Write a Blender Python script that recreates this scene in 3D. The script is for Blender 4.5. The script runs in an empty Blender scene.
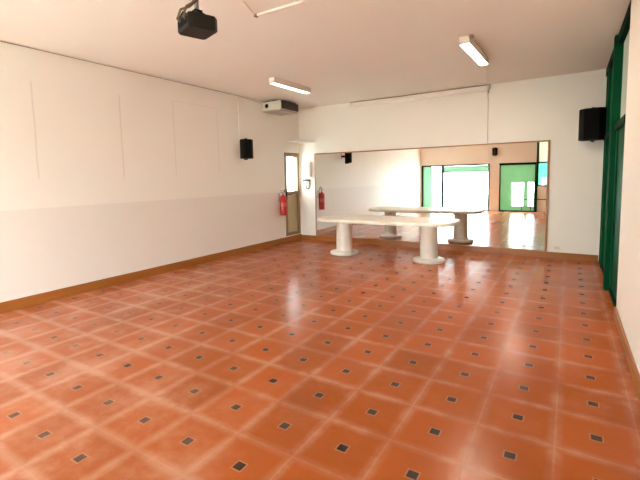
import bpy, bmesh, math, random
from mathutils import Vector, Matrix
random.seed(4)
SC = bpy.context.scene
COL = SC.collection
PI = math.pi

# room, metres: x across the mirror wall, y towards it, z up; the photographer stands at x = y = 0
XL, XR, YB, YR, H = -5.577, 0.448, 8.161, -1.35, 3.142

# ---------------------------------------------------------------- materials
def nodes(name):
    m = bpy.data.materials.new(name); m.use_nodes = True
    nt = m.node_tree
    return m, nt, nt.nodes['Principled BSDF']

def mixrgb(nt, fac, a, b, mode='MIX'):
    n = nt.nodes.new('ShaderNodeMix'); n.data_type = 'RGBA'; n.blend_type = mode
    for sock, v in ((n.inputs[0], fac), (n.inputs[6], a), (n.inputs[7], b)):
        if isinstance(v, (int, float)): sock.default_value = v
        elif isinstance(v, tuple): sock.default_value = (*v[:3], 1)
        else: nt.links.new(v, sock)
    return n.outputs[2]

def math_(nt, op, a, b=None, c=None, clamp=False):
    n = nt.nodes.new('ShaderNodeMath'); n.operation = op; n.use_clamp = clamp
    for s, v in zip(n.inputs, (a, b, c)):
        if v is None: continue
        if isinstance(v, (int, float)): s.default_value = v
        else: nt.links.new(v, s)
    return n.outputs[0]

def ramp(nt, v, lo, hi):
    n = nt.nodes.new('ShaderNodeMapRange'); n.interpolation_type = 'SMOOTHSTEP'
    nt.links.new(v, n.inputs[0]); n.inputs[1].default_value = lo; n.inputs[2].default_value = hi
    return n.outputs[0]

def noise(nt, scale, detail=3, vec=None, rough=.5):
    n = nt.nodes.new('ShaderNodeTexNoise'); n.inputs['Scale'].default_value = scale
    n.inputs['Detail'].default_value = detail; n.inputs['Roughness'].default_value = rough
    if vec is None:
        vec = nt.nodes.new('ShaderNodeTexCoord').outputs['Object']
    nt.links.new(vec, n.inputs['Vector'])
    return n.outputs[0]

def plain(name, col, rough=.5, metal=0, var=.08, scale=6, bump=0, spec=.5, coat=0):
    m, nt, b = nodes(name)
    f = noise(nt, scale)
    d = tuple(max(0, c * (1 - var)) for c in col); l = tuple(min(1, c * (1 + var)) for c in col)
    nt.links.new(mixrgb(nt, f, d, l), b.inputs['Base Color'])
    b.inputs['Roughness'].default_value = rough; b.inputs['Metallic'].default_value = metal
    b.inputs['Specular IOR Level'].default_value = spec
    b.inputs['Coat Weight'].default_value = coat
    if bump:
        bn = nt.nodes.new('ShaderNodeBump'); bn.inputs['Strength'].default_value = bump
        bn.inputs['Distance'].default_value = .01
        nt.links.new(noise(nt, scale * 8), bn.inputs['Height']); nt.links.new(bn.outputs[0], b.inputs['Normal'])
    return m

def xyz(nt):
    s = nt.nodes.new('ShaderNodeSeparateXYZ')
    nt.links.new(nt.nodes.new('ShaderNodeTexCoord').outputs['Object'], s.inputs[0])
    return s.outputs

WALLC = (.86, .805, .725)
def wall_mat():
    m = plain('cream_wall_paint', WALLC, .6, var=.02, scale=1.3, bump=.04)
    return m

def left_wall_mat():
    """cream paint, a slightly greyer dado below 1.19 m and the fine joints between the upper panels"""
    m, nt, b = nodes('cream_wall_paint_with_dado')
    x, y, z = xyz(nt)
    base = mixrgb(nt, noise(nt, 1.2), (.86, .82, .75), (.885, .845, .785))
    low = mixrgb(nt, noise(nt, 1.6), (.795, .735, .68), (.825, .765, .71))
    c = mixrgb(nt, ramp(nt, z, 1.185, 1.195), low, base)
    wob = math_(nt, 'MULTIPLY', math_(nt, 'SUBTRACT', noise(nt, 2.5), .5), .02)
    yy = math_(nt, 'ADD', y, wob)
    line = None
    for y0, z0, z1, s in ((2.43, 1.52, 2.76, .24), (3.565, 1.52, 2.78, .26), (4.505, 1.54, 2.82, .2), (5.49, 1.6, 2.80, .2)):
        d = math_(nt, 'ABSOLUTE', math_(nt, 'SUBTRACT', yy, y0))
        v = math_(nt, 'SUBTRACT', 1.0, ramp(nt, d, .004, .014))
        v = math_(nt, 'MULTIPLY', v, ramp(nt, z, z0, z0 + .08))
        v = math_(nt, 'MULTIPLY', v, math_(nt, 'SUBTRACT', 1.0, ramp(nt, z, z1 - .05, z1)))
        v = math_(nt, 'MULTIPLY', v, s)
        line = v if line is None else math_(nt, 'MAXIMUM', line, v)
    d = math_(nt, 'ABSOLUTE', math_(nt, 'SUBTRACT', z, 2.81))
    v = math_(nt, 'SUBTRACT', 1.0, ramp(nt, d, .002, .01))
    v = math_(nt, 'MULTIPLY', v, math_(nt, 'MULTIPLY', ramp(nt, y, 4.48, 4.52), math_(nt, 'SUBTRACT', 1.0, ramp(nt, y, 5.47, 5.51))))
    line = math_(nt, 'MAXIMUM', line, math_(nt, 'MULTIPLY', v, .2))
    c = mixrgb(nt, line, c, (.42, .34, .28))
    nt.links.new(c, b.inputs['Base Color']); b.inputs['Roughness'].default_value = .55
    return m

TS, GX, GY = .39935, .17539, 2.65118
def floor_mat():
    """terracotta tiles with a dark square inlay in each, pale scuffed joints, chalky scuffs and window glare painted in at the front left"""
    m, nt, b = nodes('terracotta_inlay_tiles')
    x, y, z = xyz(nt)
    def cell(v, g):
        u = math_(nt, 'ADD', math_(nt, 'DIVIDE', math_(nt, 'SUBTRACT', v, g), TS), 100.5)
        return math_(nt, 'FLOOR', u), math_(nt, 'ABSOLUTE', math_(nt, 'SUBTRACT', math_(nt, 'FRACT', u), .5))
    ix, ax = cell(x, GX); iy, ay = cell(y, GY)
    mx = math_(nt, 'MAXIMUM', ax, ay)                       # 0 centre .. .5 joint
    cmb = nt.nodes.new('ShaderNodeCombineXYZ'); nt.links.new(ix, cmb.inputs[0]); nt.links.new(iy, cmb.inputs[1])
    wn = nt.nodes.new('ShaderNodeTexWhiteNoise'); wn.noise_dimensions = '3D'; nt.links.new(cmb.outputs[0], wn.inputs[0])
    big, mid, fine = noise(nt, .45, 4), noise(nt, 2.6, 5, rough=.65), noise(nt, 16, 4)
    tile = mixrgb(nt, wn.outputs[0], FLOOR_A, FLOOR_B)
    tile = mixrgb(nt, math_(nt, 'MULTIPLY', ramp(nt, mid, .4, .75), .45), tile, FLOOR_C)
    tile = mixrgb(nt, math_(nt, 'MULTIPLY', fine, .22), tile, (.50, .15, .045))
    # scuffed, paler border of each tile: a soft band plus the joint itself
    # towards the front left: chalky pink scuffs plus window glare painted into the colour
    worn_glare = math_(nt, 'ADD', math_(nt, 'MULTIPLY', x, -.28), math_(nt, 'ADD', math_(nt, 'MULTIPLY', y, -.16), math_(nt, 'MULTIPLY', big, .9)))
    worn_glare = ramp(nt, worn_glare, .5, 1.3)
    wear_glare = math_(nt, 'MULTIPLY', ramp(nt, mx, .36, .48), math_(nt, 'ADD', math_(nt, 'ADD', .15, math_(nt, 'MULTIPLY', worn_glare, .30)), math_(nt, 'MULTIPLY', ramp(nt, mid, .42, .66), .36)))
    tile = mixrgb(nt, wear_glare, tile, (.58, .30, .19))
    joint = ramp(nt, mx, .478, .494)
    tile = mixrgb(nt, math_(nt, 'MULTIPLY', joint, math_(nt, 'MULTIPLY', ramp(nt, mid, .25, .7), .6)), tile, (.56, .27, .165))
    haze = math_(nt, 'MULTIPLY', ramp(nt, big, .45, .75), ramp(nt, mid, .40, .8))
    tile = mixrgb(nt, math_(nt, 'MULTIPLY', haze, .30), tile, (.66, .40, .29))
    chalk_glare = math_(nt, 'MULTIPLY', worn_glare, math_(nt, 'ADD', .14, math_(nt, 'MULTIPLY', ramp(nt, mid, .40, .66), .34)))
    tile = mixrgb(nt, chalk_glare, tile, (.60, .30, .21))
    ins = math_(nt, 'SUBTRACT', 1.0, ramp(nt, mx, .062, .072))
    rim = math_(nt, 'SUBTRACT', 1.0, ramp(nt, mx, .075, .095))
    tile = mixrgb(nt, math_(nt, 'MULTIPLY', rim, .35), tile, (.55, .36, .26))
    tile = mixrgb(nt, math_(nt, 'MULTIPLY', ins, math_(nt, 'SUBTRACT', .93, math_(nt, 'MULTIPLY', worn_glare, math_(nt, 'MULTIPLY', ramp(nt, mid, .35, .65), .6)))), tile, (.036, .034, .029))
    nt.links.new(tile, b.inputs['Base Color'])
    r = math_(nt, 'ADD', .195, math_(nt, 'MULTIPLY', mid, .07))
    nt.links.new(r, b.inputs['Roughness'])
    b.inputs['Specular IOR Level'].default_value = .115
    bn = nt.nodes.new('ShaderNodeBump'); bn.inputs['Strength'].default_value = .10; bn.inputs['Distance'].default_value = .004
    nt.links.new(math_(nt, 'SUBTRACT', math_(nt, 'MULTIPLY', mid, .6), joint), bn.inputs['Height'])
    nt.links.new(bn.outputs[0], b.inputs['Normal'])
    return m
FLOOR_A, FLOOR_B, FLOOR_C = (.31, .070, .014), (.43, .102, .025), (.49, .145, .048)

def wood_mat(name, a, c, axis=0, rough=.35):
    m, nt, b = nodes(name)
    mp = nt.nodes.new('ShaderNodeMapping')
    s = [22, 22, 22]; s[axis] = 1.4; mp.inputs['Scale'].default_value = s
    nt.links.new(nt.nodes.new('ShaderNodeTexCoord').outputs['Object'], mp.inputs[0])
    nt.links.new(mixrgb(nt, noise(nt, 1, 4, mp.outputs[0]), a, c), b.inputs['Base Color'])
    b.inputs['Roughness'].default_value = rough
    return m

def glass_mat(name, col=(1, 1, 1), gloss=.08, rough=0):
    m = bpy.data.materials.new(name); m.use_nodes = True; nt = m.node_tree; nt.nodes.clear()
    o = nt.nodes.new('ShaderNodeOutputMaterial'); mx = nt.nodes.new('ShaderNodeMixShader')
    t = nt.nodes.new('ShaderNodeBsdfTransparent'); t.inputs[0].default_value = (*col, 1)
    g = nt.nodes.new('ShaderNodeBsdfGlossy'); g.inputs[1].default_value = rough
    mx.inputs[0].default_value = gloss
    nt.links.new(t.outputs[0], mx.inputs[1]); nt.links.new(g.outputs[0], mx.inputs[2]); nt.links.new(mx.outputs[0], o.inputs[0])
    return m

def translucent_mat(name, col, through):
    m = bpy.data.materials.new(name); m.use_nodes = True; nt = m.node_tree; nt.nodes.clear()
    o = nt.nodes.new('ShaderNodeOutputMaterial'); mx = nt.nodes.new('ShaderNodeMixShader')
    d = nt.nodes.new('ShaderNodeBsdfDiffuse'); t = nt.nodes.new('ShaderNodeBsdfTranslucent')
    c = mixrgb(nt, noise(nt, 2.5), tuple(v * .85 for v in col), tuple(min(1, v * 1.1) for v in col))
    nt.links.new(c, d.inputs[0]); nt.links.new(c, t.inputs[0])
    mx.inputs[0].default_value = through
    nt.links.new(d.outputs[0], mx.inputs[1]); nt.links.new(t.outputs[0], mx.inputs[2]); nt.links.new(mx.outputs[0], o.inputs[0])
    return m

def emit_mat(name, col, s):
    m, nt, b = nodes(name)
    b.inputs['Base Color'].default_value = (*col, 1)
    b.inputs['Emission Color'].default_value = (*col, 1); b.inputs['Emission Strength'].default_value = s
    return m

def marble_mat():
    m, nt, b = nodes('cream_travertine')
    v = noise(nt, 3.0, 6, rough=.7); w = noise(nt, 30, 3)
    c = mixrgb(nt, ramp(nt, v, .42, .62), (.82, .76, .65), (.89, .85, .77))
    c = mixrgb(nt, math_(nt, 'MULTIPLY', ramp(nt, w, .55, .75), .2), c, (.62, .54, .44))
    nt.links.new(c, b.inputs['Base Color']); b.inputs['Roughness'].default_value = .32
    return m

def grille_mat(name, col):
    """dark woven loudspeaker cloth / perforated metal"""
    m, nt, b = nodes(name)
    v = nt.nodes.new('ShaderNodeTexVoronoi'); v.inputs['Scale'].default_value = 90
    nt.links.new(nt.nodes.new('ShaderNodeTexCoord').outputs['Object'], v.inputs['Vector'])
    nt.links.new(mixrgb(nt, v.outputs[0], tuple(c * .4 for c in col), col), b.inputs['Base Color'])
    b.inputs['Roughness'].default_value = .8; b.inputs['Specular IOR Level'].default_value = .1
    return m

def slat_mat(name, a, c, scale):
    m, nt, b = nodes(name)
    x, y, z = xyz(nt)
    f = math_(nt, 'FRACT', math_(nt, 'MULTIPLY', z, scale))
    nt.links.new(mixrgb(nt, ramp(nt, f, .45, .6), a, c), b.inputs['Base Color']); b.inputs['Roughness'].default_value = .5
    return m

M = dict(
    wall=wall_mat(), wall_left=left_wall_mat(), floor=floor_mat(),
    ceiling=plain('cream_ceiling_paint', (.865, .82, .75), .7, var=.02, scale=1.1),
    base_x=wood_mat('orange_brown_skirting', (.27, .082, .012), (.42, .150, .030), 0),
    base_y=wood_mat('orange_brown_skirting_long', (.27, .082, .012), (.42, .150, .030), 1),
    frame=wood_mat('brown_wooden_mirror_frame', (.27, .12, .045), (.42, .20, .08), 0),
    mirror=plain('silvered_glass', (.90, .90, .87), .0, 1, var=0),
    door=wood_mat('olive_brown_door_frame', (.23, .15, .065), (.33, .22, .10), 2, .45),
    door_panel=plain('tan_door_panel', (.53, .42, .24), .5, var=.06, scale=4),
    pane=glass_mat('clear_glass'), pane_teal=glass_mat('teal_tinted_glass', (.12, .25, .20)), cream_pane=translucent_mat('cream_translucent_sheet', (.62, .56, .48), .35),
    milk=translucent_mat('milky_glass', (.40, .43, .37), .10),
    frost=glass_mat('pale_glass', (.66, .66, .65), .05, .2),
    green=plain('dark_green_gloss_paint', (.002, .060, .022), .6, var=.2, scale=5, spec=.04),
    green_dk=plain('very_dark_green_paint', (.002, .018, .008), .6, var=.15, scale=5, spec=.02),
    film=translucent_mat('green_translucent_film', (.27, .42, .28), .36),
    blind=translucent_mat('green_blind_fabric', (.34, .52, .41), .36),
    marble=marble_mat(), black=plain('matt_black_plastic', (.004, .0035, .003), .6, spec=.12),
    soft_black=plain('dark_charcoal_plastic', (.009, .008, .006), .45, spec=.25),
    grille=grille_mat('black_speaker_cloth', (.006, .005, .004)),
    metal=plain('grey_metal', (.45, .43, .40), .35, .8), dark_metal=plain('dark_painted_metal', (.03, .05, .045), .4, .4),
    brass=plain('tan_cable_sheath', (.20, .14, .08), .5), white=plain('white_enamel', (.80, .75, .68), .4, var=.03),
    screen_case=plain('white_screen_casing', (.85, .77, .69), .45, var=.02),
    cable=plain('brown_cable', (.42, .31, .23), .7), white_cable=plain('white_cable_cover', (.86, .79, .70), .5),
    red=plain('red_enamel', (.50, .018, .012), .28), label_red=plain('faded_red_label', (.62, .10, .07), .5), label=plain('pale_label', (.75, .66, .55), .6),
    ac=plain('beige_white_casing', (.66, .60, .50), .45), ac_grille=slat_mat('dark_louvres', (.012, .010, .009), (.06, .05, .042), 42),
    lamp_on=emit_mat('lit_fluorescent_diffuser', (1, .89, .73), 28.0),
    lamp_dim=emit_mat('faint_fluorescent_diffuser', (1, .95, .87), 1.6),
    box_grey=plain('grey_box_plastic', (.42, .40, .36), .45), lens=plain('dark_lens_glass', (.01, .01, .015), .05),
    pavement=plain('pale_concrete_paving', (.80, .77, .71), .8, var=.06, scale=2),
)

# ---------------------------------------------------------------- geometry helpers
def bx(bm, x0, x1, y0, y1, z0, z1, bevel=0, mi=0, mat=None, seg=2):
    t = bmesh.new()
    bmesh.ops.create_cube(t, size=1)
    for v in t.verts:
        v.co = Vector(((x0 + x1) / 2 + v.co.x * (x1 - x0), (y0 + y1) / 2 + v.co.y * (y1 - y0), (z0 + z1) / 2 + v.co.z * (z1 - z0)))
    if bevel: bmesh.ops.bevel(t, geom=t.edges[:], offset=bevel, segments=seg, affect='EDGES', profile=.5)
    return merge(bm, t, mat, mi)

def merge(bm, t, mat=None, mi=0):
    if mat is not None: bmesh.ops.transform(t, matrix=mat, verts=t.verts)
    for f in t.faces: f.material_index = mi
    me = bpy.data.meshes.new('tmp'); t.to_mesh(me); t.free()
    bm.from_mesh(me); bpy.data.meshes.remove(me)
    return bm

def lathe(bm, prof, n=32, mat=None, mi=0):
    """prof: list of (radius, z)"""
    t = bmesh.new(); rings = []
    for r, z in prof:
        if r < 1e-6: rings.append([t.verts.new((0, 0, z))])
        else: rings.append([t.verts.new((r * math.cos(2 * PI * k / n), r * math.sin(2 * PI * k / n), z)) for k in range(n)])
    for a, b in zip(rings, rings[1:]):
        for k in range(n):
            k2 = (k + 1) % n
            if len(a) == 1 and len(b) > 1: t.faces.new((a[0], b[k], b[k2]))
            elif len(b) == 1 and len(a) > 1: t.faces.new((a[k], b[0], a[k2]))
            elif len(a) > 1: t.faces.new((a[k], b[k], b[k2], a[k2]))
    bmesh.ops.recalc_face_normals(t, faces=t.faces)
    for f in t.faces: f.smooth = True
    return merge(bm, t, mat, mi)

def tube(bm, pts, r, n=8, mi=0):
    pts = [Vector(p) for p in pts]; t = bmesh.new(); rings = []
    prev = None
    for i, p in enumerate(pts):
        d = (pts[min(i + 1, len(pts) - 1)] - pts[max(i - 1, 0)]).normalized()
        ref = prev if prev is not None else (Vector((0, 0, 1)) if abs(d.z) < .9 else Vector((1, 0, 0)))
        u = (ref - d * ref.dot(d)).normalized(); w = d.cross(u); prev = u
        rings.append([t.verts.new(p + (u * math.cos(2 * PI * k / n) + w * math.sin(2 * PI * k / n)) * r) for k in range(n)])
    for a, b in zip(rings, rings[1:]):
        for k in range(n): t.faces.new((a[k], a[(k + 1) % n], b[(k + 1) % n], b[k]))
    t.faces.new(rings[0][::-1]); t.faces.new(rings[-1])
    bmesh.ops.recalc_face_normals(t, faces=t.faces)
    for f in t.faces: f.smooth = len(f.verts) == 4
    return merge(bm, t, None, mi)

def prism(bm, outline, z0, z1, bevel=0, mat=None, mi=0, seg=2):
    t = bmesh.new()
    a = [t.verts.new((x, y, z0)) for x, y in outline]; b = [t.verts.new((x, y, z1)) for x, y in outline]
    n = len(outline)
    t.faces.new(a[::-1]); t.faces.new(b)
    for k in range(n): t.faces.new((a[k], a[(k + 1) % n], b[(k + 1) % n], b[k]))
    bmesh.ops.recalc_face_normals(t, faces=t.faces)
    if bevel:
        es = [e for e in t.edges if abs(e.verts[0].co.z - e.verts[1].co.z) < 1e-6]
        bmesh.ops.bevel(t, geom=es, offset=bevel, segments=seg, affect='EDGES', profile=.5)
    return merge(bm, t, mat, mi)

def obj(name, bm, mats, parent=None, loc=None, rotz=0):
    me = bpy.data.meshes.new(name); bm.to_mesh(me); bm.free()
    for m in (mats if isinstance(mats, (list, tuple)) else [mats]): me.materials.append(m)
    o = bpy.data.objects.new(name, me); COL.objects.link(o)
    if parent: o.parent = parent
    if loc: o.location = loc
    o.rotation_euler.z = rotz
    return o

def tag(o, label, cat, group=None):
    o['label'] = label; o['category'] = cat
    if group: o['group'] = group
    return o

def thing(name, label, cat, loc, rotz=0, group=None):
    o = bpy.data.objects.new(name, None); COL.objects.link(o)
    o.empty_display_size = .1
    o.location = loc; o.rotation_euler.z = rotz
    return tag(o, label, cat, group)

def struct(name, bm, m, label=None, cat=None, parent=None):
    o = obj(name, bm, m, parent)
    if not parent:
        o['kind'] = 'structure'
        if label: tag(o, label, cat)
    return o

def B(*a, **k): return bx(bmesh.new(), *a, **k)

def wall_x(x0, x1, ya, yb, za, zb, holes):     # a slab across x, running along y, with rectangular holes
    return slab(lambda u0, u1, z0, z1, bm: bx(bm, x0, x1, u0, u1, z0, z1), ya, yb, za, zb, holes)
def wall_y(y0, y1, xa, xb, za, zb, holes):
    return slab(lambda u0, u1, z0, z1, bm: bx(bm, u0, u1, y0, y1, z0, z1), xa, xb, za, zb, holes)
def slab(put, ua, ub, za, zb, holes):
    bm = bmesh.new()
    us = sorted({ua, ub, *[h[0] for h in holes], *[h[1] for h in holes]})
    for u0, u1 in zip(us, us[1:]):
        cuts = sorted((h[2], h[3]) for h in holes if h[0] <= u0 + 1e-6 and h[1] >= u1 - 1e-6)
        z = za
        for c0, c1 in cuts:
            if c0 > z + 1e-6: put(u0, u1, z, c0, bm)
            z = c1
        if z < zb - 1e-6: put(u0, u1, z, zb, bm)
    bmesh.ops.remove_doubles(bm, verts=bm.verts, dist=1e-5)
    # drop the coincident inner faces left between neighbouring cells
    seen = {}
    for f in bm.faces: seen.setdefault(tuple(sorted(v.index for v in f.verts)), []).append(f)
    return bm

T = .2
# ---------------------------------------------------------------- the setting
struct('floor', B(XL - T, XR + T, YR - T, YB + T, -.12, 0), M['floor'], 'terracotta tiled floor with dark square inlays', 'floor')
struct('ceiling', B(XL - T, XR + T, YR - T, YB + T, H, H + .15), M['ceiling'], 'plain cream painted ceiling', 'ceiling')
DY0, DY1, DZ0, DZ1 = 7.54, 8.12, .15, 2.09
struct('wall_left', wall_x(XL - .09, XL, YR, YB, 0, H, [(DY0, DY1, DZ0, DZ1)]), M['wall_left'], 'long cream wall with a greyer lower half and faint upright joints', 'wall')
struct('wall_back', B(XL - T, XR + T, YB, YB + T, 0, H), M['wall'], 'cream wall that carries the big mirror', 'wall')
SY0 = 5.05
struct('wall_right', B(XR, XR + T, YR, SY0, 0, H), M['wall'], 'cream wall at the right edge of the photo', 'wall')
W1 = (-5.53, -2.75, 0, 1.92); W2 = (-2.38, -1.09, 0, 1.87); W3 = (-1.05, .25, 1.0, 2.85)
struct('wall_rear', wall_y(YR - T, YR, XL - T, XR + T, 0, H, [W1, W2, W3]), M['wall'], 'cream wall with green framed openings seen in the mirror', 'wall')

BH = .115
struct('baseboard_left', B(XL, XL + .018, YR, YB, 0, BH + .012, .004), M['base_y'], 'orange brown wooden skirting along the long left wall', 'skirting')
struct('baseboard_back', B(XL + .018, XR, YB - .018, YB, 0, BH - .01, .004), M['base_x'], 'orange brown wooden skirting under the mirror', 'skirting')
struct('baseboard_right', B(XR - .018, XR, YR, SY0, 0, BH, .004), M['base_y'], 'orange brown wooden skirting at the right edge', 'skirting')

# door in the left wall, far corner
d = struct('door_1', wall_x(XL - .085, XL + .012, DY0, DY1, DZ0, DZ1, [(DY0 + .075, DY1 - .075, DZ0 + .07, DZ1 - .09)]), M['door'],
           'narrow brown door with a bright glass pane in the far left corner', 'door')
struct('lower_panel', B(XL - .07, XL - .03, DY0 + .075, DY1 - .075, DZ0 + .07, 1.12), M['door_panel'], parent=d)
struct('middle_rail', B(XL - .085, XL, DY0 + .075, DY1 - .075, 1.12, 1.19), M['door'], parent=d)
struct('pane', B(XL - .055, XL - .047, DY0 + .075, DY1 - .075, 1.19, DZ1 - .09), M['frost'], parent=d)
h = bmesh.new()
bx(h, XL + .012, XL + .02, DY0 + .02, DY0 + .06, 1.0, 1.2, .002)
tube(h, [(XL + .015, DY0 + .04, 1.12), (XL + .06, DY0 + .04, 1.12), (XL + .065, DY0 + .06, 1.12), (XL + .065, DY0 + .17, 1.115)], .010)
struct('door_handle', h, M['soft_black'], parent=d)

# rear wall openings (seen in the mirror)
def opening(name, w, label, cat='window', ft=.05, dep=.09, mat=None):
    x0, x1, z0, z1 = w
    bm = wall_y(YR - dep, YR + .012, x0, x1, z0, z1, [(x0 + ft, x1 - ft, z0 + (ft if z0 > .5 else .04), z1 - ft)])
    return struct(name, bm, mat or M['green_dk'], label, cat)
w = opening('window_1', W1, 'wide dark green framed glazed opening beside the long left wall, seen in the mirror', ft=.055)
XM = -4.63
struct('mullion', B(XM - .04, XM + .04, YR - .09, YR + .012, .04, W1[3] - .055), M['green_dk'], parent=w)
struct('side_panel', B(W1[0] + .055, W1[0] + .42, YR - .07, YR - .04, .04, W1[3] - .055), M['blind'], parent=w)
struct('pane', B(W1[0] + .42, XM - .04, YR - .058, YR - .05, .04, W1[3] - .055), M['pane'], parent=w)
struct('pane', B(XM + .04, W1[1] - .055, YR - .058, YR - .05, .04, W1[3] - .055), M['pane'], parent=w)
bm = B(XM + .05, W1[1] - .065, YR - .045, YR - .041, W1[3] - .32, W1[3] - .06)
bl = obj('roller_blind', bm, M['blind'])
tag(bl, 'green blind drawn down a hand width across the wide window in the mirror', 'blind')
obj('bottom_bar', B(XM + .05, W1[1] - .065, YR - .049, YR - .037, W1[3] - .335, W1[3] - .315), M['white'], bl)

w = opening('window_2', W2, 'green screened opening with two bright clear panes, seen in the mirror', ft=.035)
PX = [(-1.93, -1.51), (-1.36, -1.16)]
struct('green_screen', wall_y(YR - .06, YR - .05, W2[0] + .035, W2[1] - .035, .04, W2[3] - .035, [(a, b, .22, 1.14) for a, b in PX]), M['film'], parent=w)
for a, b in PX: struct('pane', B(a, b, YR - .058, YR - .052, .22, 1.14), M['pane'], parent=w)

w = opening('window_3', W3, 'tall window with a teal lower pane at the right end of the mirror', ft=.035)
struct('transom', B(W3[0] + .035, W3[1] - .035, YR - .09, YR + .012, 1.87, 1.92), M['green_dk'], parent=w)
struct('upper_pane', B(W3[0] + .035, W3[1] - .035, YR - .058, YR - .05, 1.92, W3[3] - .035), M['cream_pane'], parent=w)
struct('lower_pane', B(W3[0] + .035, W3[1] - .035, YR - .058, YR - .05, 1.035, 1.87), M['pane_teal'], parent=w)
struct('trim_1', B(-1.085, -1.035, YR, YR + .035, 0, H), M['green'], 'slim dark green upright post at the right end of the mirror', 'post')
struct('trim_2', B(-2.40, -1.085, YR, YR + .02, 1.865, 1.915), M['green_dk'], 'dark green rail along the top of the green screen', 'rail')

# right wall: floor-to-ceiling green screen of posts, solid leaves and glazed fanlights
bm = bmesh.new()
bx(bm, XR - .005, XR + .10, SY0, YB, H - .12, H, .006)
bx(bm, XR + .01, XR + .10, SY0, YB, 0, .05, .006)
s = struct('window_4', bm, M['green_dk'], 'dark green floor to ceiling screen at the far right', 'window')
PY = [(SY0, SY0 + .07, .012), (6.18, 6.31, -.038), (7.58, 7.69, 0), (YB - .09, YB, .01)]
for y0, y1, off in PY: struct('post', B(XR + off, XR + .10, y0, y1, 0, H - .01, .008), M['green'], parent=s)
for i, (a, b) in enumerate(zip(PY, PY[1:])):
    y0, y1 = a[1], b[0]
    struct('leaf', B(XR + .035, XR + .07, y0, y1, .05, 1.99, .004), M['green'], parent=s)
    struct('transom', B(XR - .004, XR + .09, y0, y1, 1.99, 2.07, .006), M['green_dk'], parent=s)
    if i == 0: struct('pane', B(XR + .05, XR + .058, y0, y1, 2.07, H - .12), M['milk'], parent=s)
    else: struct('upper_leaf', B(XR + .035, XR + .07, y0, y1, 2.07, H - .12, .004), M['green'], parent=s)
struct('leaf_stile', B(XR + .018, XR + .08, SY0 + .07, SY0 + .17, .05, 1.99, .006), M['green'], parent=s)
struct('leaf_stile', B(XR + .018, XR + .08, 6.06, 6.18, .05, 1.99, .006), M['green'], parent=s)

# ground outside
struct('trim_3', B(-14, 10, -16, YR - T - .02, -.16, -.06), M['pavement'], 'pale paving outside the rear openings', 'paving')
struct('trim_4', B(XR + T + .02, 10, YR - T - .02, 14, -.16, -.06), M['pavement'], 'pale paving outside the green screen', 'paving')

# ---------------------------------------------------------------- mirror
MX0, MX1, MZ0, MZ1 = -5.135, -.30, .105, 2.065
t = thing('wall_mirror', 'huge wooden framed mirror on the far wall behind the table', 'mirror', ((MX0 + MX1) / 2, YB, MZ0))
cx = (MX0 + MX1) / 2
g = obj('mirror_glass', B(MX0 + .02 - cx, MX1 - .03 - cx, -.016, -.002, .012, MZ1 - MZ0 - .02), M['mirror'], t)
fr = bmesh.new()
bx(fr, MX0 - cx, MX1 - cx, -.024, 0, MZ1 - MZ0 - .026, MZ1 - MZ0, .003)
bx(fr, MX0 - cx, MX1 - cx, -.024, 0, 0, .018, .003)
bx(fr, MX0 - cx, MX0 + .024 - cx, -.0235, 0, .018, MZ1 - MZ0 - .026, .003)
bx(fr, MX1 - .038 - cx, MX1 - cx, -.0235, 0, .018, MZ1 - MZ0 - .026, .003)
obj('mirror_frame', fr, M['frame'], t)

# ---------------------------------------------------------------- table
t = thing('pedestal_table', 'long cream stone table on two thick round columns before the mirror', 'table', (-2.875, 6.95, 0), math.radians(0))
out = []
for k in range(96):
    a = 2 * PI * k / 96; c, s_ = math.cos(a), math.sin(a); n = 2 / 4.5
    out.append((1.31 * math.copysign(abs(c) ** n, c), .50 * math.copysign(abs(s_) ** n, s_)))
obj('tabletop', prism(bmesh.new(), out,   .66, .722, .018, seg=3), M['marble'], t)
for x in (-.84, .83):
    c = obj('column', lathe(bmesh.new(), [(0, .05), (.158, .05), (.155, .07), (.148, .60), (.152, .64), (.17, .655), (.17, .66), (0, .66)], 40), M['marble'], t, (x, -.02, 0))
    obj('column_base', lathe(bmesh.new(), [(0, 0), (.268, 0), (.275, .008), (.275, .038), (.262, .052), (.17, .058), (.16, .07), (0, .07)], 48), M['marble'], c)

# ---------------------------------------------------------------- loudspeakers
def speaker(label, loc, rotz, w, h, dp, back):
    """front faces local -y; wall is at local +y"""
    t = thing('wall_speaker', label, 'speaker', loc, rotz, 'wall loudspeakers')
    ch = w * .22
    outl = [(-w / 2, -dp * .62), (-w / 2 + ch, -dp), (w / 2 - ch, -dp), (w / 2, -dp * .62), (w / 2 - ch * .5, 0), (-w / 2 + ch * .5, 0)]
    obj('cabinet', prism(bmesh.new(), outl, -h / 2, h / 2, .012), M['black'], t)
    obj('grille', B(-w / 2 + ch, w / 2 - ch, -dp - .006, -dp, -h / 2 + .03, h / 2 - .03, .003), M['grille'], t)
    b = bmesh.new()
    bx(b, -.045, .045, back - .012, back, -.08, .08, .003)
    bx(b, -.018, .018, 0, back, -.03, .03, .003)
    bx(b, -.02, .02, -dp * .55, .01, h / 2, h / 2 + .022, .004)
    bx(b, -.02, .02, -dp * .55, .01, -h / 2 - .022, -h / 2, .004)
    bx(b, -.02, .02, .0, .012, -h / 2 - .022, h / 2 + .022)
    obj('bracket', b, M['soft_black'], t)
    return t
speaker('black loudspeaker below a white cable strip on the long left wall', (XL + .155, 6.045, 2.08), math.radians(62), .26, .37, .18, .115)
speaker('big black loudspeaker on the far wall beside the dark green screen', (.305, YB - .10, 2.255), math.radians(-8), .37, .50, .26, .10)
speaker('small black loudspeaker above the rear openings, seen in the mirror', (-2.55, YR + .06, 2.38), PI, .20, .30, .15, .06)

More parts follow.
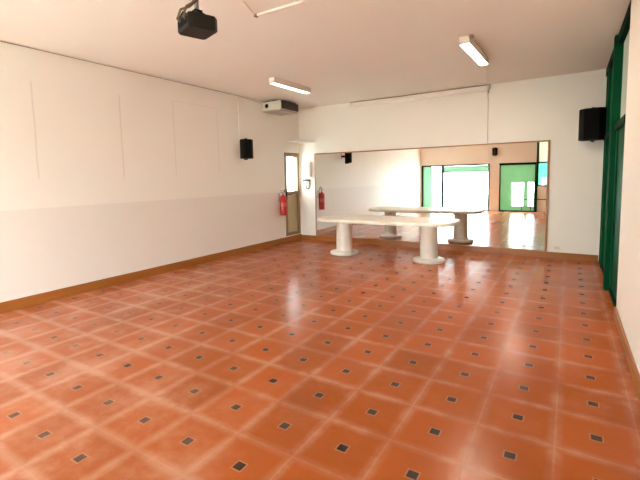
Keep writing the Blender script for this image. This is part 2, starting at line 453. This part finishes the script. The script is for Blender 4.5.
# ---------------------------------------------------------------- fire extinguisher
t = thing('fire_extinguisher', 'red fire extinguisher hanging on the left wall beside the brown door', 'fire extinguisher', (XL + .115, 7.31, .665))
obj('cylinder_body', lathe(bmesh.new(), [(0, 0), (.070, 0), (.078, .012), (.080, .05), (.080, .36), (.074, .405), (.05, .435), (.028, .45), (.028, .47), (0, .47)], 32), M['red'], t)
obj('paper_label', lathe(bmesh.new(), [(.0805, .20), (.0812, .202), (.0812, .29), (.0805, .292)], 32), M['label_red'], t)
v = bmesh.new()
lathe(v, [(0, .465), (.022, .465), (.024, .52), (.016, .53), (0, .53)], 16)
bx(v, -.012, .012, -.09, .03, .515, .532, .003); bx(v, -.012, .012, -.10, .03, .552, .567, .003)
bx(v, -.010, .010, .005, .03, .53, .555, .002)
obj('valve_handle', v, M['metal'], t)
hp = []
for k in range(21):
    a = PI * k / 20
    hp.append((.02 * math.sin(a), .035 + .045 - .045 * math.cos(a), .50 + .09 * math.sin(a)))
hp += [(.005, .125, .42), (.0, .128, .30), (0, .12, .18), (0, .105, .12)]
obj('hose', tube(bmesh.new(), hp, .009), M['black'], t)
br = bmesh.new(); bx(br, -.118, -.108, -.03, .03, .30, .50, .002); bx(br, -.11, -.07, -.012, .012, .42, .44, .002)
obj('wall_hook', br, M['metal'], t)

# ---------------------------------------------------------------- air unit near the ceiling
t = thing('air_unit', 'boxy beige air unit with dark louvres high on the left wall', 'air unit', (XL, 6.78, 2.925))
bm = B(0, .50, 0, .66, .0, .175, .012)
bx(bm, .44, .515, -.006, .02, -.004, .18, .004)
obj('casing', bm, M['ac'], t)
obj('front_grille', B(.50, .518, .03, .63, .012, .165, .004), M['ac_grille'], t)
obj('round_vent', lathe(bmesh.new(), [(0, 0), (.042, 0), (.045, .006), (.030, .012), (.026, .006), (0, .006)], 24, Matrix.Translation((.15, 0, .09)) @ Matrix.Rotation(PI / 2, 4, 'X')), M['black'], t)
bm = bmesh.new()
bx(bm, .02, .47, .04, .62, .175, .195, .003)
for yy in (.10, .54): bx(bm, .22, .27, yy, yy + .03, .195, H - 2.925, .003)
obj('hanging_bracket', bm, M['black'], t)
obj('drip_tray', B(.02, .49, .02, .64, -.022, 0, .006), M['box_grey'], t)

# ---------------------------------------------------------------- ceiling lamps
def batten(label, loc, rotz, lit, L=1.22):
    """1.2 m batten along local y, hung just under the ceiling"""
    t = thing('ceiling_lamp', label, 'lamp', loc, rotz, 'fluorescent ceiling lamps')
    obj('lamp_body', B(-.057, .057, 0, L, -.09, 0, .003), M['white'], t)
    obj('diffuser', B(-.052, .052, .02, L - .02, -.0915, -.080, .001), M[lit], t)
    for y in (-.004, L - .016): obj('end_cap', B(-.06, .06, y, y + .02, -.0925, 0, .003), M['white'], t)
    if lit == 'lamp_on': obj('connector', B(.057, .10, -.03, .03, -.035, 0, .006), M['cable'], t)
    return t
batten('bright fluorescent batten lamp on the right part of the ceiling', (-1.115, 5.18, H), math.radians(-1.5), 'lamp_on', 1.14)
batten('white fluorescent batten lamp near the boxy air unit', (-4.17, 5.36, H), math.radians(-1.5), 'lamp_dim', 1.04)
t = thing('ceiling_conduit', 'thin white conduit across the ceiling beside the black projector', 'conduit', (-2.70, 3.27, H))
obj('conduit_cover', B(0, 1.6, -.014, .014, -.022, 0, .004), M['white_cable'], t)
obj('junction_box', B(-.035, .0, -.02, .02, -.024, 0, .004), M['brass'], t)

# ---------------------------------------------------------------- projector
t = thing('ceiling_projector', 'black projector hanging from the ceiling on a short pole', 'projector', (-2.32, 2.13, 2.56), math.radians(-18))
w2, d2 = .120, .110
outl = [(-w2, -d2 + .025), (-w2 + .025, -d2), (w2 - .025, -d2), (w2, -d2 + .025), (w2, d2 - .03), (w2 - .03, d2), (-w2 + .02, d2), (-w2, d2 - .02)]
obj('projector_body', prism(bmesh.new(), outl, 0, .105, .014), M['soft_black'], t)
obj('lens', lathe(bmesh.new(), [(0, 0), (.030, 0), (.036, .004), (.036, .016), (.026, .02), (.024, .010), (0, .012)], 24, Matrix.Translation((.03, d2 - .006, .05)) @ Matrix.Rotation(-PI / 2, 4, 'X')), M['lens'], t)
bm = bmesh.new()
for k in range(7): bx(bm, -.085 + k * .025, -.07 + k * .025, -d2 - .003, -d2, .03, .075)
obj('vent_slots', bm, M['black'], t)
bm = B(-.06, .06, -.06, .06, .105, .118, .004)
for a in ((-.05, -.05), (.05, .05), (-.05, .05), (.05, -.05)): tube(bm, [(a[0], a[1], .112), (a[0] * .3, a[1] * .3, .15)], .009)
bx(bm, -.03, .03, -.03, .03, .145, .16, .004)
obj('ceiling_mount', bm, M['soft_black'], t)
obj('pole', lathe(bmesh.new(), [(0, .155), (.017, .155), (.017, .56), (.06, .562), (.06, H - 2.56), (0, H - 2.56)], 20), M['metal'], t)
bm = bmesh.new()
tube(bm, [(-.02, .0, .57), (.03, .02, .42), (.025, .01, .30), (.03, -.01, .22), (-.01, -.05, .18), (-.05, -.10, .16), (-.06, -.125, .09), (-.05, -.105, .07)], .009)
tube(bm, [(.02, -.02, .57), (.05, -.03, .40), (.05, -.03, .30), (.03, -.04, .2), (.05, -.10, .15), (.05, -.125, .08), (.045, -.105, .06)], .008)
obj('cable', bm, M['brass'], t)
lp = [(-.085, -.07, .10)] + [(-.105 + .05 * math.cos(PI * k / 10), -.075 + .02 * math.sin(PI * k / 10), .115 + .06 * math.sin(PI * k / 10)) for k in range(11)] + [(-.15, -.08, .08), (-.115, -.08, .06)]
obj('loop_cable', tube(bmesh.new(), lp, .006), M['black'], t)

# ---------------------------------------------------------------- projection screen housing
t = thing('projection_screen', 'long white rolled up screen housing under the ceiling above the mirror', 'projection screen', (-4.16, YB, 3.03))
L = 2.83
obj('screen_housing', B(0, L, -.085, 0, .0, .085, .014), M['screen_case'], t)
obj('bottom_bar', B(.06, L - .06, -.055, -.035, -.018, .0, .003), M['screen_case'], t)
for x in (-.012, L): obj('end_cap', B(x, x + .012, -.09, 0, -.004, .09, .003), M['white'], t)
obj('cord', tube(bmesh.new(), [(L + .006, -.05, .0), (L + .01, -.035, -.10), (L + .012, -.014, -.18), (L + .012, -.012, -.60), (L + .012, -.012, -.955)], .0028, 6), M['brass'], t)
obj('wire', tube(bmesh.new(), [(.0, -.06, .097), (L * .5, -.062, .094), (L, -.05, .097)], .006, 6), M['cable'], t)
obj('hook', tube(bmesh.new(), [(L + .02, -.05, .105), (L + .045, -.05, .09), (L + .045, -.05, .03), (L + .02, -.05, .0), (L + .02, -.05, -.05)], .007, 6), M['cable'], t)

# ---------------------------------------------------------------- cables
tag(obj('cable', tube(bmesh.new(), [(XL + .008, YR + .02, H - .012)] + [(XL + .009, y, H - .012 - .004 * math.sin(y * 2)) for y in (0, 1.5, 3, 4.5, 5.5, 6.1)] + [(XL + .012, 6.74, H - .05)], .0045, 6), M['cable']),
    'thin brown cable along the top of the long left wall', 'cable')
tag(obj('cable_cover', B(XL - .002, XL + .014, 6.06, 6.085, 2.26, H - .03, .003), M['white_cable']), 'narrow white cable strip above the left wall loudspeaker', 'cable cover')
tag(obj('cable', tube(bmesh.new(), [(-1.08, 6.37, H - .008), (-1.16, 7.0, H - .008), (-1.28, 7.7, H - .008), (-1.33, YB - .06, H - .008)], .0045, 6), M['white_cable']),
    'thin pale cable from the lit lamp to the screen housing', 'cable')
tag(obj('cable', tube(bmesh.new(), [(-2.26, 2.14, H - .008), (-2.45, 2.5, H - .008), (-2.6, 2.95, H - .008), (-2.72, 3.25, H - .012)], .006, 6), M['white_cable']),
    'thin pale cable along the ceiling from the projector to its lamp', 'cable')

# ---------------------------------------------------------------- far corner
R_ = .46
outl = [(0, 0)] + [(R_ * math.sin(PI / 2 * k / 16), -R_ * math.cos(PI / 2 * k / 16)) for k in range(17)]
sh = obj('corner_shelf', prism(bmesh.new(), outl, 0, .035, .006), M['white'], None, (XL, YB, 2.325))
tag(sh, 'thin quarter round shelf above the brown door in the far corner', 'shelf')
t = thing('control_box', 'grey and white box on the narrow wall beside the mirror', 'control box', (-5.32, YB, 1.52))
obj('casing', B(-.10, .10, -.075, 0, 0, .35, .008), M['white'], t)
obj('grey_cover', B(.0, .10, -.085, -.07, .02, .34, .004), M['box_grey'], t)
obj('switch', B(-.07, -.03, -.079, -.074, .24, .30, .002), M['box_grey'], t)
obj('switch', B(-.07, -.03, -.079, -.074, .08, .11, .002), M['box_grey'], t)
t = thing('wall_telephone', 'dark handset with a coiled cord below the grey and white box', 'telephone', (-5.34, YB, 1.20))
obj('cradle', B(-.055, .055, -.045, 0, .10, .27, .01), M['box_grey'], t)
bm = bmesh.new(); tube(bm, [(-.09, -.06, .225), (-.07, -.085, .24), (0, -.095, .25), (.07, -.085, .24), (.09, -.06, .225)], .017, 8)
obj('handset', bm, M['soft_black'], t)
cp = []
for k in range(90):
    a = k * .9; u = k / 89
    cp.append((.05 * math.cos(PI * u) + .012 * math.cos(a), -.03 + .012 * math.sin(a), .10 - .10 * math.sin(PI * u) + (.06 * u)))
obj('coiled_cord', tube(bmesh.new(), cp, .0045, 6), M['soft_black'], t)
t = thing('wall_socket', 'small white socket low on the far wall right of the mirror', 'socket', (-.15, YB, .15))
obj('plate', B(-.055, .055, -.010, 0, 0, .075, .003), M['white'], t)
obj('insert', B(-.04, .04, -.013, -.009, .014, .061, .002), M['label'], t)

# ---------------------------------------------------------------- metal frame by the rear wall
t = thing('metal_rail', 'low dark metal rail by the rear wall, seen in the mirror', 'rail', (-1.12, YR + .22, 0))
tp = bmesh.new(); tube(tp, [(-.42, 0, .50), (.55, 0, .50)], .017)
obj('top_bar', tp, M['dark_metal'], t)
for x in (-.42, -.11, .55): obj('leg', tube(bmesh.new(), [(x, 0, 0), (x, 0, .50)], .015), M['dark_metal'], t)
for x in (-.42, -.11, .55): obj('foot', tube(bmesh.new(), [(x, -.12, .012), (x, .12, .012)], .012), M['dark_metal'], t)

# ---------------------------------------------------------------- light
W = bpy.data.worlds.new('overcast_sky'); SC.world = W; W.use_nodes = True
bg = W.node_tree.nodes['Background']; bg.inputs[0].default_value = (.82, .97, 1.0, 1); bg.inputs[1].default_value = 7.0

def portal(name, loc, rot, sx, sy):
    l = bpy.data.lights.new(name, 'AREA'); l.shape = 'RECTANGLE'; l.size = sx; l.size_y = sy
    l.cycles.is_portal = True
    o = bpy.data.objects.new(name, l); COL.objects.link(o); o.location = loc; o.rotation_euler = rot
for nm, w in (('portal_wide', W1), ('portal_green', W2), ('portal_tall', W3)):
    portal(nm, ((w[0] + w[1]) / 2, YR - .12, (w[2] + w[3]) / 2), (PI / 2, 0, PI), w[1] - w[0], w[3] - w[2])
portal('portal_door', (XL - .12, (DY0 + DY1) / 2, 1.6), (PI / 2, 0, -PI / 2), .5, .9)

# ---------------------------------------------------------------- camera
cam = bpy.data.cameras.new('camera'); co = bpy.data.objects.new('camera', cam); COL.objects.link(co)
f, yaw, pit, rol = 402.9884, -.5618, -.0925, -.0209
fw = Vector((math.sin(yaw) * math.cos(pit), math.cos(yaw) * math.cos(pit), math.sin(pit)))
r = Vector((math.cos(yaw), -math.sin(yaw), 0)); u = r.cross(fw)
r2 = r * math.cos(rol) + u * math.sin(rol); u2 = -r * math.sin(rol) + u * math.cos(rol)
co.matrix_world = Matrix(((r2.x, u2.x, -fw.x, 0), (r2.y, u2.y, -fw.y, 0), (r2.z, u2.z, -fw.z, 1.5), (0, 0, 0, 1)))
cam.sensor_fit = 'HORIZONTAL'; cam.sensor_width = 36; cam.lens = f / 640 * 36
cam.shift_x = 4.125 / 640; cam.shift_y = -25.0 / 640
cam.clip_start = .03
SC.camera = co

SC.cycles.use_denoising = True; SC.cycles.sample_clamp_indirect = 8
SC.cycles.max_bounces = 16; SC.cycles.diffuse_bounces = 10; SC.cycles.glossy_bounces = 6; SC.cycles.transparent_max_bounces = 12
SC.view_settings.view_transform = 'Standard'; SC.view_settings.look = 'None'
SC.view_settings.gamma = 1; SC.view_settings.use_curve_mapping = False
SC.view_settings.exposure = 2.2
